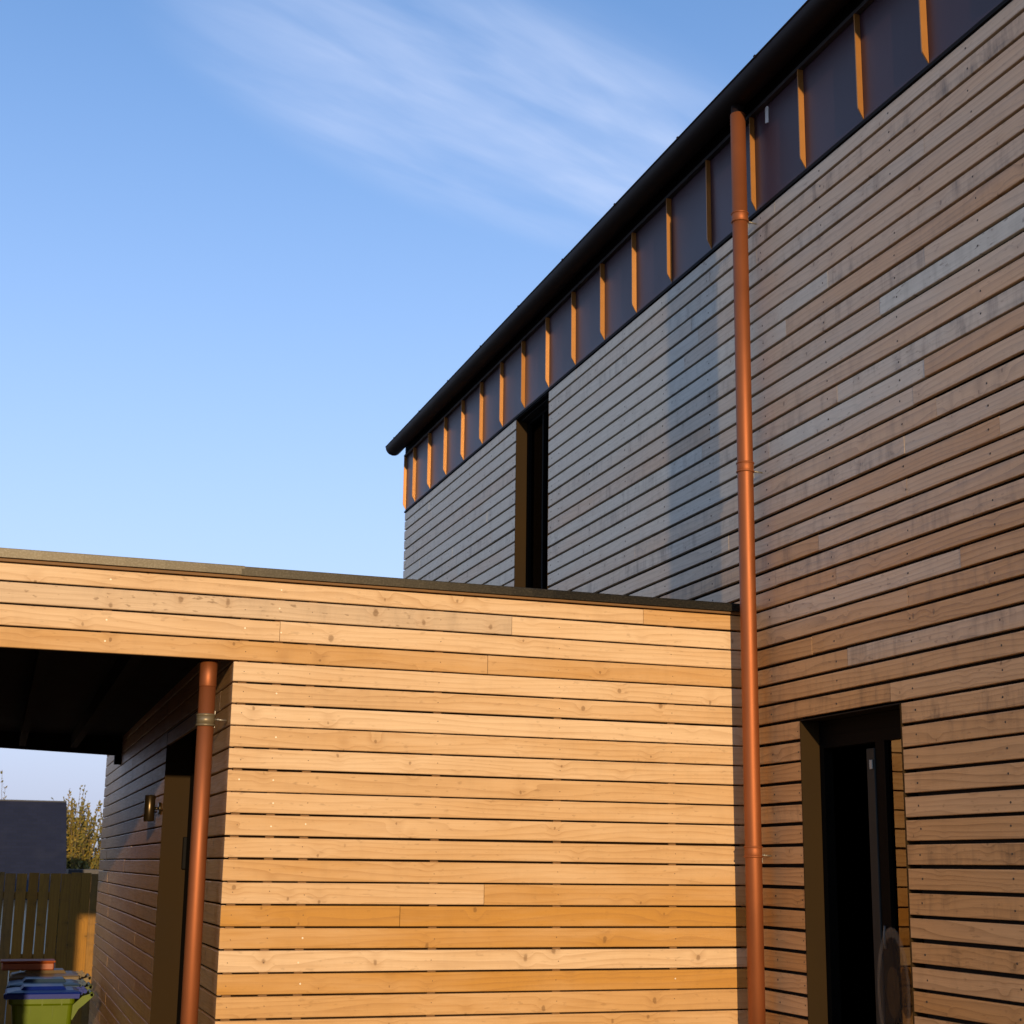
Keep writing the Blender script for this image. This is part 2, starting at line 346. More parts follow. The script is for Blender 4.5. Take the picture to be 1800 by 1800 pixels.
# ------------------------------------------------------------------ boards
ZK = [6.128, 6.0151, 5.8836, 5.7515, 5.6193, 5.4836, 5.3519, 5.2177, 5.0832, 4.9483, 4.8154, 4.6861, 4.5544, 4.4264, 4.2963, 4.1656, 4.0331, 3.903, 3.774, 3.6507, 3.5276, 3.4016, 3.2726, 3.1449, 3.0148, 2.8821, 2.7537, 2.625, 2.4952, 2.364, 2.2335, 2.103, 1.972, 1.841, 1.71, 1.5798, 1.448, 1.316, 1.186, 1.056, .926, .798, .667, .537]
while ZK[-1] > GZ+.05: ZK.append(ZK[-1]-.1305)
ZT = [6.128+.1305*i for i in range(12, 0, -1)]
_seed = [0]
def board(mb, O, du, dv, nn, u0, u1, v0, v1, tone, grey, dirt, thick=.026, c=.006, mi=0, jit=.0022, ends=(.08, .08)):
    """one plank: rounded front edges; UV in metres with its own offset"""
    _seed[0] += 1; rs = random.Random(_seed[0]*31+5); rnd = rs.random()
    O, du, dv, nn = Vector(O), Vector(du), Vector(dv), Vector(nn)
    j = [rs.uniform(-jit, jit) for _ in range(4)]; dep = rs.uniform(-.0012, .0012)
    uo = rs.uniform(0, 40)
    def P(a, b, d):
        f = (a-u0)/max(1e-6, u1-u0); bb = b+(j[0]*(1-f)+j[1]*f if b < (v0+v1)/2 else j[2]*(1-f)+j[3]*f)
        return O+du*a+dv*bb+nn*(d+dep)
    rings = []
    for ins, d in ((0, -thick), (0, -c), (.3*c, -.3*c), (c, 0)):
        ia, ib = ins*ends[0], ins*ends[1]
        rings.append([(u0+ia, v0+ins), (u1-ib, v0+ins), (u1-ib, v1-ins), (u0+ia, v1-ins)])
    dd = (-thick, -c, -.3*c, 0); vs = []; uv = []
    for r, d in zip(rings, dd):
        for a, b in r: vs.append(P(a, b, d)); uv.append(((a-u0)*K+uo, (b-v0)*K))
    fs = [(4*i+k, 4*i+(k+1) % 4, 4*i+4+(k+1) % 4, 4*i+4+k) for i in range(3) for k in range(4)]+[(12, 13, 14, 15), (3, 2, 1, 0)]
    mb.poly(vs, fs, mi, (rnd, tone, grey, dirt), False, uv)
def dot(mb, p, nn, r, mi, n=7, out=.002):
    p, nn = Vector(p), Vector(nn); a = nn.orthogonal().normalized(); b = nn.cross(a)
    base = [p+a*(r*math.cos(2*math.pi*k/n))+b*(r*math.sin(2*math.pi*k/n))-nn*.004 for k in range(n)]
    top = [p+a*(.8*r*math.cos(2*math.pi*k/n))+b*(.8*r*math.sin(2*math.pi*k/n))+nn*out for k in range(n)]
    mb.poly(base+top, [(k, (k+1) % n, n+(k+1) % n, n+k) for k in range(n)]+[tuple(range(n, 2*n))], mi)
def split(a, b, rs, fixed=(), lo=2.6, hi=5.2):
    """joints along a run"""
    cuts = sorted(x for x in fixed if a+.05 < x < b-.05)
    if not cuts:
        x = a+rs.uniform(.5, hi)
        while x < b-.7: cuts.append(x); x += rs.uniform(lo, hi)
    pts = [a]+cuts+[b]; return list(zip(pts[:-1], pts[1:]))
GA, GB = .0104, .0046     # half gap between boards, barn and extension
J = .0012     # half butt joint

# ================================================================== BARN
barn = thing('barn', (0, 0, GZ), 'tall barn-like house clad in weathered horizontal boards under a dark metal eaves band', 'house')
ROWS_A = list(enumerate(zip(ZK[:-1], ZK[1:])))
# hand-set boards: row -> list of (y0, y1, tone, grey, dirt)
FIX = {6: [-1.13], 9: [-1.708], 12: [-1.195], 13: [-2.128, -.3], 8: [-2.18], 16: [-1.9], 18: [-1.905], 22: [-2.373], 25: [-1.207, 0.9]}
LOOK = {(6, 1): (.2, .25, .15), (6, 0): (.45, .0, .5), (9, 0): (.3, .55, .2), (9, 1): (.5, -.06, .05), (12, 0): (.05, .30, .5), (12, 1): (.5, 0, .35),
        (13, 1): (.0, .45, .05), (13, 0): (.6, -.15, .1), (22, 1): (.1, .18, .1), (22, 0): (.6, -.1, .1)}
cl = MB(); rsA = random.Random(11)
COLS = [-7.46, -6.66, -5.87, -5.07, -4.27, -3.47, -2.67, -1.885, -1.07, -.255, .60, 1.42, 2.205, 3.0, 3.8, 4.0, 5.16, 5.9, 6.7, 7.5, 8.3, 9.1, 9.5]
YF, YN = 9.60, -8.6
for k, (zt, zb) in ROWS_A:
    v0, v1 = zb+GA+rsA.uniform(-.0028, .0022), zt-GA
    if k == 0: v1 = 6.120
    runs = [(YN, YF)]
    low = zt < 3.30
    runs = [(YN, .03)] if low else ([(YN, 4.082), (5.070, YF)])
    if k >= 28: runs = [(YN, -1.7505), (-.6115, .03)]
    for (a, b) in runs:
        segs = split(a, b, rsA, FIX.get(k, ()))
        for si, (p, q) in enumerate(segs):
            tone = min(1, max(0, rsA.gauss(.46, .19))); gr = rsA.gauss(0, .15); dirt = max(0, rsA.gauss(.06, .28))
            if k in FIX and (k, si) in LOOK and b > -3: tone, gr, dirt = LOOK[(k, si)]
            if k == 28 and b < -1: tone, gr, dirt = .35, .1, .85
            if k in (21, 23, 24) and rsA.random() < .5: tone, gr = .7, gr-.2
            board(cl, (0, 0, 0), (0, 1, 0), (0, 0, 1), (-1, 0, 0), p+(J if p != a else 0), q-(J if q != b else 0), v0, v1, tone, gr, dirt, c=.0042, ends=(.08, 1.3 if q == b and k >= 28 else .08))
        for y in COLS:
            if a+.03 < y < b-.03: dot(cl, (0, y+rsA.uniform(-.012, .012), (v0+v1)/2+rsA.uniform(-.012, .012)), (-1, 0, 0), .0078, 1, out=.0008)
    if k >= 28:
        dot(cl, (0, -.585, (v0+v1)/2+rsA.uniform(-.01, .01)), (-1, 0, 0), .006, 1, out=.0012)
# gable end at the far side
for k, (zt, zb) in ROWS_A:
    if k < 30: board(cl, (.0, YF, 0), (1, 0, 0), (0, 0, 1), (0, 1, 0), -.0, 7.0, zb+GA, zt-GA, .4, .3, .1, thick=.02)
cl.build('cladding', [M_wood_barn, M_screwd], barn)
# wall behind the boards, with the openings left out
w = MB(); X0, X1 = .052, .22
def wslab(y0, y1, z0, z1): w.box((X0, y0, z0), (X1, y1, z1))
wslab(-8.6, -1.80, GZ, 6.10); wslab(-.56, 4.03, GZ, 6.10); wslab(5.125, 9.56, GZ, 6.10); wslab(-1.80, -.56, 2.545, 6.10); wslab(4.03, 5.125, GZ, 3.30)
w.box((.22, 9.40, GZ), (7.0, 9.56, 7.0)); w.box((.22, -8.6, GZ), (7.0, -8.45, 7.0)); w.box((6.85, -8.45, GZ), (7.0, 9.40, 7.0))
w.box((X0, -8.6, 6.10), (X1, 9.56, 7.02))
w.prism([(-8.6, 7.0), (9.56, 7.0), (9.56, 7.02), (-8.6, 7.02)], 'x', .22, 7.0)
w.build('wall', M_void, barn)
# eaves band
pb = MB(); pb.box((.004, -8.6, 6.168), (.050, YF, 7.03)); pb.build('eaves_band', M_band, barn)
fl = MB(); fl.prism([(-.012, 6.128), (-.012, 6.146), (.003, 6.1665), (.048, 6.1665), (.048, 6.128)], 'y', -8.6, YF+.006); fl.build('flashing', M_black, barn)
tr = MB(); tr.prism([(-.034, 6.895), (-.034, 6.922), (-.012, 6.932), (.003, 6.932), (.003, 6.895)], 'y', -8.6, YF+.012); tr.build('eaves_trim', M_trim, barn)
sf = MB(); sf.prism([(-.016, 6.934), (-.016, 7.045), (.003, 7.045), (.003, 6.934)], 'y', -8.6, YF+.01); sf.build('fascia', M_black, barn)
fins = [9.726-.002]
y = 9.110
while y > -8.4: fins.append(y); y -= .7165 if y > 4.5 else (.716 if y > 1.5 else .709)
for i, y in enumerate(fins):
    rs = random.Random(i*3+1); y = min(y, 9.592); y += rs.uniform(-.004, .004)
    f = MB(); t = .0045; d = -.037+rs.uniform(-.003, .003); tw = rs.uniform(-.003, .003)
    prof = [(.003, 6.170), (d*.93, 6.236), (d, 6.262), (d, 6.894), (.003, 6.894)]
    vs = [(x, y-t+tw*(x/d if x < 0 else 0), z) for x, z in prof]+[(x, y+t+tw*(x/d if x < 0 else 0), z) for x, z in prof]; n = len(prof)
    f.poly(vs, [tuple(range(n))[::-1], tuple(range(n, 2*n))]+[(k, (k+1) % n, n+(k+1) % n, n+k) for k in range(n)])
    f.build('seam_fin', M_fin, barn, origin=(0, y, 6.17))
# gutter: half-round with beaded lip and end cap
gu = MB(); gc = (-.146, 7.048); ro, ri = .108, .102; n = 22
prof = [(gc[0]+ro*math.cos(math.pi+math.pi*k/n), gc[1]+ro*math.sin(math.pi+math.pi*k/n)) for k in range(n+1)]
prof += [(gc[0]+ri*math.cos(2*math.pi-math.pi*k/n), gc[1]+ri*math.sin(2*math.pi-math.pi*k/n)) for k in range(n+1)]
gu.prism(prof, 'y', -8.7, 9.74, sm=True, caps=False)
capp = [(gc[0]+ro*math.cos(math.pi+math.pi*k/n), gc[1]+ro*math.sin(math.pi+math.pi*k/n)) for k in range(n+1)]
gu.prism(capp, 'y', 9.735, 9.75)
gu.tube([(gc[0]-ro+.002, -8.7, gc[1]+.004), (gc[0]-ro+.002, 9.75, gc[1]+.004)], .0085, 10)
gut = gu.build('gutter', M_gutter, barn)
for i in range(15):
    y = 9.3-i*1.25; q = MB(); q.box((gc[0]-ro-.009, y-.010, gc[1]-.004), (gc[0]-ro+.006, y+.010, gc[1]+.0145)); q.build('gutter_clip', M_gutter, gut, origin=(gc[0]-ro, y, gc[1]))
rf = MB()
rf.prism([(-.10, 7.06), (3.5, 9.45), (7.2, 7.06), (7.2, 7.10), (3.5, 9.50), (-.10, 7.10)], 'y', -8.7, 9.72); rf.build('roof', M_roof, barn)
# paper tag stuck on the band
tg = MB()
vs = [(-.002, -.408, 6.752), (-.002, -.365, 6.765), (-.003, -.372, 6.880), (-.004, -.395, 6.884), (-.003, -.414, 6.872)]
tg.poly(vs+[(x+.0055, y, z) for x, y, z in vs], [(0, 1, 2, 3, 4), (9, 8, 7, 6, 5)]+[(i, (i+1) % 5, 5+(i+1) % 5, 5+i) for i in range(5)])
tg.build('paper_tag', mat('pale_paper', (.50, .52, .52), .7), barn)
# upstairs window: deep bronze reveal, dark frame and pane
def reveal(mb, y0, y1, z0, z1, xa, xb, t=.05, sill=True):
    mb.box((xa, y1, z0), (xb, y1+t, z1)); mb.box((xa, y0-t, z0), (xb, y0, z1)); mb.box((xa, y0-t, z1), (xb, y1+t, z1+t), 1)  # head takes the black slot: shade under it put into its colour
    if sill: mb.box((xa, y0-t, z0-t), (xb, y1+t, z0))
wj = MB(); reveal(wj, 4.090, 5.062, 3.36, 6.116, -.0015, .120, .006)
win = wj.build('window', [M_bronze, M_black], barn, origin=(0, 4.58, 4.7))
wf = MB(); wf.box((.1215, 4.092, 3.362), (.20, 4.15, 6.116)); wf.box((.1215, 5.00, 3.362), (.20, 5.062, 6.116)); wf.box((.1215, 4.15, 6.06), (.20, 5.00, 6.116)); wf.box((.1215, 4.15, 3.362), (.20, 5.00, 3.42))
wf.box((.124, 4.57, 3.42), (.19, 4.61, 6.06))
wf.build('frame', M_frame, win)
wp = MB(); wp.box((.150, 4.152, 3.422), (.158, 4.568, 6.058)); wp.box((.150, 4.612, 3.422), (.158, 4.998, 6.058)); wp.build('pane', M_glassd, win)
wd = MB(); wd.box((.60, 3.2, 3.0), (.62, 6.0, 6.09)); wd.build('dark_sheet', M_dark, win)  # black sheet standing in for the unlit room behind the panes
# ground-floor door
dj = MB(); reveal(dj, -1.742, -.620, GZ, 2.483, -.0015, .132, .007, False)
door = dj.build('door', [M_bronze, M_black], barn, origin=(0, -1.18, GZ))
df = MB()
df.box((.1335, -1.740, 2.312), (.20, -.622, 2.481)); df.box((.1305, -1.740, 2.385), (.1333, -.622, 2.392))
df.box((.1335, -.665, GZ), (.20, -.622, 2.312)); df.box((.1335, -1.740, GZ), (.20, -1.725, 2.312))
df.box((.1335, -1.360, GZ), (.19, -1.262, 2.312))
df.build('frame', M_frame, door)
ds_ = MB(); ds_.bbox((.126, -1.258, GZ), (.20, -1.172, 2.275), .004); ds_.build('leaf_edge', M_framel, door)
dg = MB(); dg.box((.158, -1.724, GZ+.02), (.166, -1.361, 2.311)); dg.build('pane', M_glass, door)
dl = MB(); dl.bbox((.116, -1.246, 2.150), (.125, -1.216, 2.205), .002); dl.build('catch', mat('pale_plastic', (.22, .24, .22), .5), door)
dh = MB(); pts = []
for i in range(9):
    a = i/8; pts.append((.128-.014*math.sin(math.pi*a), -1.300-.010*math.sin(math.pi*a), 1.115+.13*a))
dh.tube(pts, .0075, 8); dh.build('handle', mat('dull_handle', (.09, .09, .085), .45, .5), door)
# dark room behind
rm = MB(); rm.box((3.0, -4.5, GZ), (3.05, 3.0, 2.7)); rm.box((.23, 2.95, GZ), (3.0, 3.0, 2.7)); rm.box((.23, -4.5, GZ), (3.0, -4.45, 2.7)); rm.box((.23, -4.45, 2.65), (3.0, 2.95, 2.7))
rm.build('room_lining', M_dark, barn)
# translucent disc in front of the door glass, for a faint round shape there
def veil(name, c, a):
    m = bpy.data.materials.new(name); m.use_nodes = True; nt = m.node_tree; b = nt.nodes['Principled BSDF']; b.inputs['Base Color'].default_value = (*c, 1); b.inputs['Alpha'].default_value = a; b.inputs['Roughness'].default_value = .6; return m
hp = thing('disc', (.112, -1.385, .88), 'tall oval translucent disc standing in for a faint round shape in the door glass', 'disc')
def annulus(mb, x, cy, cz, r0, r1, n=48, t=.004, sq=.46):
    P = [(x+dx, cy+sq*r*math.cos(2*math.pi*k/n), cz+r*math.sin(2*math.pi*k/n)) for dx in (0, t) for r in (r0, r1) for k in range(n)]
    F = []
    for k in range(n):
        q = (k+1) % n
        F += [(k, q, n+q, n+k), (2*n+k, 3*n+k, 3*n+q, 2*n+q), (n+k, n+q, 3*n+q, 3*n+k), (k, 2*n+k, 2*n+q, q)]
    mb.poly(P, F)
h = MB(); annulus(h, .112, -1.385, .88, .305, .36); h.build('rim', veil('pale_veil', (.34, .28, .20), .11), hp, origin=(.112, -1.385, .88))
h = MB(); annulus(h, .114, -1.385, .88, .145, .303, t=.003); h.build('inner_band', veil('grey_veil', (.03, .03, .028), .15), hp, origin=(.112, -1.385, .88))
h = MB(); annulus(h, .113, -1.385, .88, .01, .143); h.build('centre_disc', veil('dark_veil', (.004, .004, .004), .55), hp, origin=(.112, -1.385, .88))

# ================================================================== EXTENSION
XC = -3.515
ext = thing('extension', (XC, 0, GZ), 'low flat-roofed extension clad in golden sunlit boards with an open passage', 'extension')
cb_ = MB(); rsB = random.Random(23)
TONE = {22: (.12, -.1, 0), 23: (.1, -.1, .05), 24: (.15, -.1, 0), 25: (.62, -.1, .02), 26: (.15, -.1, 0), 36: (.35, -.1, 0), 37: (1.0, -.2, 0), 38: (.85, -.2, 0), 40: (.9, -.2, 0), 39: (.1, -.1, 0), 43: (.5, -.1, 0)}
FIXB = {22: [-.812, -6.0], 23: [-1.74, -7.], 24: [-3.244], 25: [-1.9, -6.2], 36: [-1.9]}
BC = [-9.0, -8.2, -7.4, -6.6, -5.8, -5.0, -4.275, -3.455, -3.245, -3.038, -2.22, -1.41, -.605, -.08]
for k, (zt, zb) in ROWS_A:
    if k < 22: continue
    a = -9.2 if k <= 25 else XC
    v0, v1 = zb+GB+rsB.uniform(-.0012, .0025), zt-GB
    if k == 22: v1 = zt-.022
    segs = split(a, -.006, rsB, FIXB.get(k, ()), 3.2, 5.5) if k in FIXB or rsB.random() < .12 else [(a, -.006)]
    for si, (p, q) in enumerate(segs):
        tone, gr, dirt = TONE.get(k, (max(0, rsB.gauss(.18+.02*max(0, k-28), .14)), rsB.gauss(-.1, .08), 0))
        if k == 23 and si == len(segs)-2: tone, gr, dirt = .2, .48, .10
        if k == 22 and si == len(segs)-1: tone = .6
        if k == 36 and si == len(segs)-1: tone = .75
        board(cb_, (0, 0, 0), (1, 0, 0), (0, 0, 1), (0, -1, 0), p+(J if p != a else 0), q-(J if q != -.006 else 0), v0, v1, tone, gr, dirt)
    for x in BC:
        if x < a+.02 or x > -.02: continue
        bright = (x in (-3.245, -4.275) and k < 35 and rsB.random() < .65) or (x == -3.038 and rsB.random() < .22) or rsB.random() < .03
        dot(cb_, (x+rsB.uniform(-.012, .012), 0, (v0+v1)/2+rsB.uniform(-.012, .012)), (0, -1, 0), .0068 if bright else .0034, 1 if bright else 2, out=.002 if bright else .0008)
cb_.build('cladding', [M_wood_ext, M_screw, M_screwd], ext, origin=(XC, 0, 2))
for x in BC:
    z0 = 2.76 if x < XC else GZ
    bt = MB(); bt.box((x-.026, .0265, z0), (x+.026, .05, 3.255)); bt.build('batten', M_batten, ext, origin=(x, .04, z0))
# passage side boards (mitred to the front)
sb = MB(); rsS = random.Random(5)
OY0, OY1 = .95, 3.62
for k, (zt, zb) in ROWS_A:
    if k < 24 or zb < GZ+.1: continue
    v0, v1 = zb+GB+.001, zt-GB
    runs = [(.0025, OY0), (OY1, 11.10)] if zt < 2.60 else [(.0025, 11.10)]
    if k == 25 or k == 24: runs = [(.03, 11.10)]
    for a, b in runs:
        for p, q in split(a, b, rsS, (), 2.2, 4.2) if b-a > 2 else [(a, b)]:
            board(sb, (XC, 0, 0), (0, 1, 0), (0, 0, 1), (-1, 0, 0), p+(J if p != a else 0), q-(J if q != b else 0), v0, v1, max(0, rsS.gauss(.4, .2)), rsS.gauss(.05, .15), max(0, rsS.gauss(.03, .1)), thick=.0245)
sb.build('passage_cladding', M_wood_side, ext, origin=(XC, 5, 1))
w = MB()
w.box((XC+.05, .052, GZ), (-.01, .20, 3.268)); w.box((XC+.05, .20, GZ), (XC+.19, OY0-.02, 3.0)); w.box((XC+.05, OY1+.02, GZ), (XC+.19, 11.06, 3.0)); w.box((XC+.05, OY0-.02, 2.62), (XC+.19, OY1+.02, 3.0))
w.box((XC+.19, 10.9, GZ), (-.01, 11.06, 3.0)); w.box((XC+.9, .20, GZ), (XC+1.0, 10.9, 3.0))
w.build('wall', M_brownvoid, ext)
w = MB(); w.box((-9.2, .052, 2.762), (XC+.0495, .10, 3.268)); w.build('fascia_backing', M_brownvoid, ext)
# roof
r = MB(); r.box((-9.2, .101, 3.0), (XC, 8.68, 3.29)); r.box((XC, .201, 3.0), (-.01, 11.2, 3.29)); r.build('roof', M_roof, ext)
ft = MB()
def feltstrip(xa, xb, dz, n, ta, tb):
    prof = [(.12, 3.338+dz), (-.020, 3.337+dz), (-.030, 3.331+dz), (-.034, 3.318+dz), (-.032, 3.280+dz), (-.020, 3.279+dz), (-.018, 3.300), (.12, 3.300)]
    for i in range(n):
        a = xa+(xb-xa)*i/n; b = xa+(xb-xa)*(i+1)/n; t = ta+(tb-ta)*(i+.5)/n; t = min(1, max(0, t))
        nn = len(prof); vs = [(a, y, z) for y, z in prof]+[(b, y, z) for y, z in prof]
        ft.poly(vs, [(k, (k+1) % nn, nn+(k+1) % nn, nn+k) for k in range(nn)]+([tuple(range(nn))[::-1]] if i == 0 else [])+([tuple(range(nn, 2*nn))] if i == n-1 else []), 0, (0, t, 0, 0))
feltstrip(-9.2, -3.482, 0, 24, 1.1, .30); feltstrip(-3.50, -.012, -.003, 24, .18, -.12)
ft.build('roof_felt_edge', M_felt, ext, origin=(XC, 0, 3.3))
tb = MB(); tb.bbox((-9.2, -.010, 3.2595), (-.012, .03, 3.2775), .002); tb.build('trim_batten', M_batten, ext)
c = MB()
for i in range(8):
    pass
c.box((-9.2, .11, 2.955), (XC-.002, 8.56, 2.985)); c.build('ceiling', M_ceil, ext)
for i in range(11):
    jx = -9.0+i*.55
    if jx > XC-.1: continue
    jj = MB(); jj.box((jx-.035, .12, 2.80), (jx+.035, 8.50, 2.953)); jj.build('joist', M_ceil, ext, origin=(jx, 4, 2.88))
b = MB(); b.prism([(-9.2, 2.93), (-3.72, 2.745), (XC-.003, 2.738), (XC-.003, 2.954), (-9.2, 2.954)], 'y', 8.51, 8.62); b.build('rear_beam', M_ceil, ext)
b = MB(); b.box((XC-.075, 8.50, 2.64), (XC-.003, 8.63, 2.737)); b.build('beam_bracket', M_ceil, ext)
# passage door in a bronze reveal, head blackened for the shade under it
pj = MB(); pj.box((XC-.0015, OY1-.009, GZ), (XC+.205, OY1-.0012, 2.60)); pj.box((XC-.0015, OY0+.0012, GZ), (XC+.205, OY0+.009, 2.60)); pj.box((XC-.0015, OY0+.0012, 2.6004), (XC+.205, OY1-.0012, 2.608), 1)
pd = pj.build('passage_door', [M_bronze, M_black], ext, origin=(XC, 2.3, GZ))
pl = MB(); pl.box((XC+.207, OY0-.01, GZ), (XC+.25, OY1+.01, 2.610)); pl.build('door_leaf', M_dark, pd)
ph = MB(); ph.bbox((XC+.172, OY1-.045, 1.50), (XC+.206, OY1-.0095, 1.76), .006); ph.build('lock_box', M_black, pd)
# left pier read from its shadow; unseen side wall set close to darken passage
lw = thing('passage_pier', (-6.8, 2, GZ), 'board-clad pier and unseen side wall that shades the left of the passage', 'wall')
q = MB(); q.box((-9.2, .11, GZ), (-5.33, .35, 2.797)); q.box((-5.45, .35, GZ), (-5.33, 8.4, 2.797)); q.build('wall', M_brownvoid, lw)
q = MB(); rsP = random.Random(41)
for k, (zt, zb) in ROWS_A:
    if k < 26: continue
    z1 = zt-GB if k > 26 else 2.745
    board(q, (0, .082, 0), (1, 0, 0), (0, 0, 1), (0, -1, 0), -9.2, -5.287, zb+GB, z1, max(0, rsP.gauss(.22, .14)), rsP.gauss(-.1, .08), 0)
    board(q, (-5.302, 0, 0), (0, 1, 0), (0, 0, 1), (1, 0, 0), .084, 8.4, zb+GB, z1, max(0, rsP.gauss(.4, .14)), rsP.gauss(0, .1), 0)
q.build('cladding', M_wood_ext, lw, origin=(-6.8, 2, 1))

# ================================================================== DRAINPIPES
def collar(mb, cx, cy, z, r):
    mb.tube([(cx, cy, z-.034), (cx, cy, z-.032), (cx, cy, z+.032), (cx, cy, z+.034)], [r+.002, r+.0035, r+.0035, r+.002], 32)
    for s in (-.030, .030): mb.tube([(cx, cy, z+s-.007), (cx, cy, z+s-.003), (cx, cy, z+s+.003), (cx, cy, z+s+.007)], [r+.003, r+.0085, r+.0085, r+.003], 32, caps=False)
def bracket(mb, cx, cy, z, r, wallx, side):
    # clip plate against the pipe and a threaded stud to the wall
    mb.tube([(cx+r+.004, cy, z), (wallx-.006, cy, z-.004)], .0055, 10); mb.tube([(cx+r+.018, cy, z), (cx+r+.030, cy, z-.001)], .009, 6)
    mb.box((cx+r+.001, cy-.014, z-.050), (cx+r+.004, cy+.014, z+.050))
PX, PY, PR = -.136, -.207, .0545
dp = thing('drainpipe', (PX, PY, GZ), 'tall copper-brown drainpipe rising from the corner to the eaves gutter', 'drainpipe', )
t = MB(); t.tube([(PX, PY, GZ), (PX, PY, 2.0), (PX, PY, 4.5), (PX, PY, 6.885)], PR, 48); t.build('pipe', M_pipe, dp)
t = MB(); t.tube([(PX, PY, 6.80), (PX, PY, 6.955)], PR-.006, 40); t.build('outlet', M_gutter, dp, origin=(PX, PY, 6.9))
for z in (6.085, 4.247, 1.667):
    t = MB(); collar(t, PX, PY, z, PR); cc = t.build('collar', M_pipe, dp, origin=(PX, PY, z))
    t = MB(); bracket(t, PX, PY, z-.02, PR, 0, 1); t.build('bracket', M_steel, cc, origin=(PX, PY, z))
QX, QY, QR = -3.648, .125, .0495
dp2 = thing('drainpipe', (QX, QY, GZ), 'short copper-brown drainpipe with grey-green collar beside the passage corner', 'drainpipe')
t = MB(); t.tube([(QX, QY, GZ), (QX, QY, 1.5), (QX, QY, 2.795)], QR, 48); t.build('pipe', M_pipe, dp2)
t = MB(); t.tube([(QX, QY, 2.60), (QX, QY, 2.604), (QX, QY, 2.797)], [QR+.001, QR+.003, QR+.003], 48); t.build('socket', M_pipe, dp2)
t = MB(); collar(t, QX, QY, 2.398, QR+.002)
t.tube([(QX, QY, 2.372), (QX, QY, 2.424)], QR+.006, 40); cc = t.build('collar', M_collar, dp2, origin=(QX, QY, 2.398))
t = MB(); bracket(t, QX, QY, 2.405, QR, XC, 1); t.build('bracket', M_steel, cc, origin=(QX, QY, 2.4))

# ================================================================== WALL LAMP
lp = thing('wall_lamp', (XC, 3.80, 2.0), 'small bronze cylinder wall lamp on the shaded passage boards', 'lamp')
M_lamp = mat('lamp_bronze', (.05, .035, .018), .3, .8)
t = MB(); lx = XC-.092
t.tube([(lx, 3.80, 1.885), (lx, 3.80, 1.890), (lx, 3.80, 2.095), (lx, 3.80, 2.10)], [.040, .044, .044, .040], 32); t.build('body', M_lamp, lp)
t = MB(); t.tube([(lx+.043, 3.80, 1.992), (XC-.02, 3.80, 1.992)], .012, 12); t.build('arm', M_lamp, lp)
t = MB(); t.tube([(XC-.022, 3.80, 1.992), (XC-.001, 3.80, 1.992)], .05, 28); t.build('back_plate', M_lamp, lp)

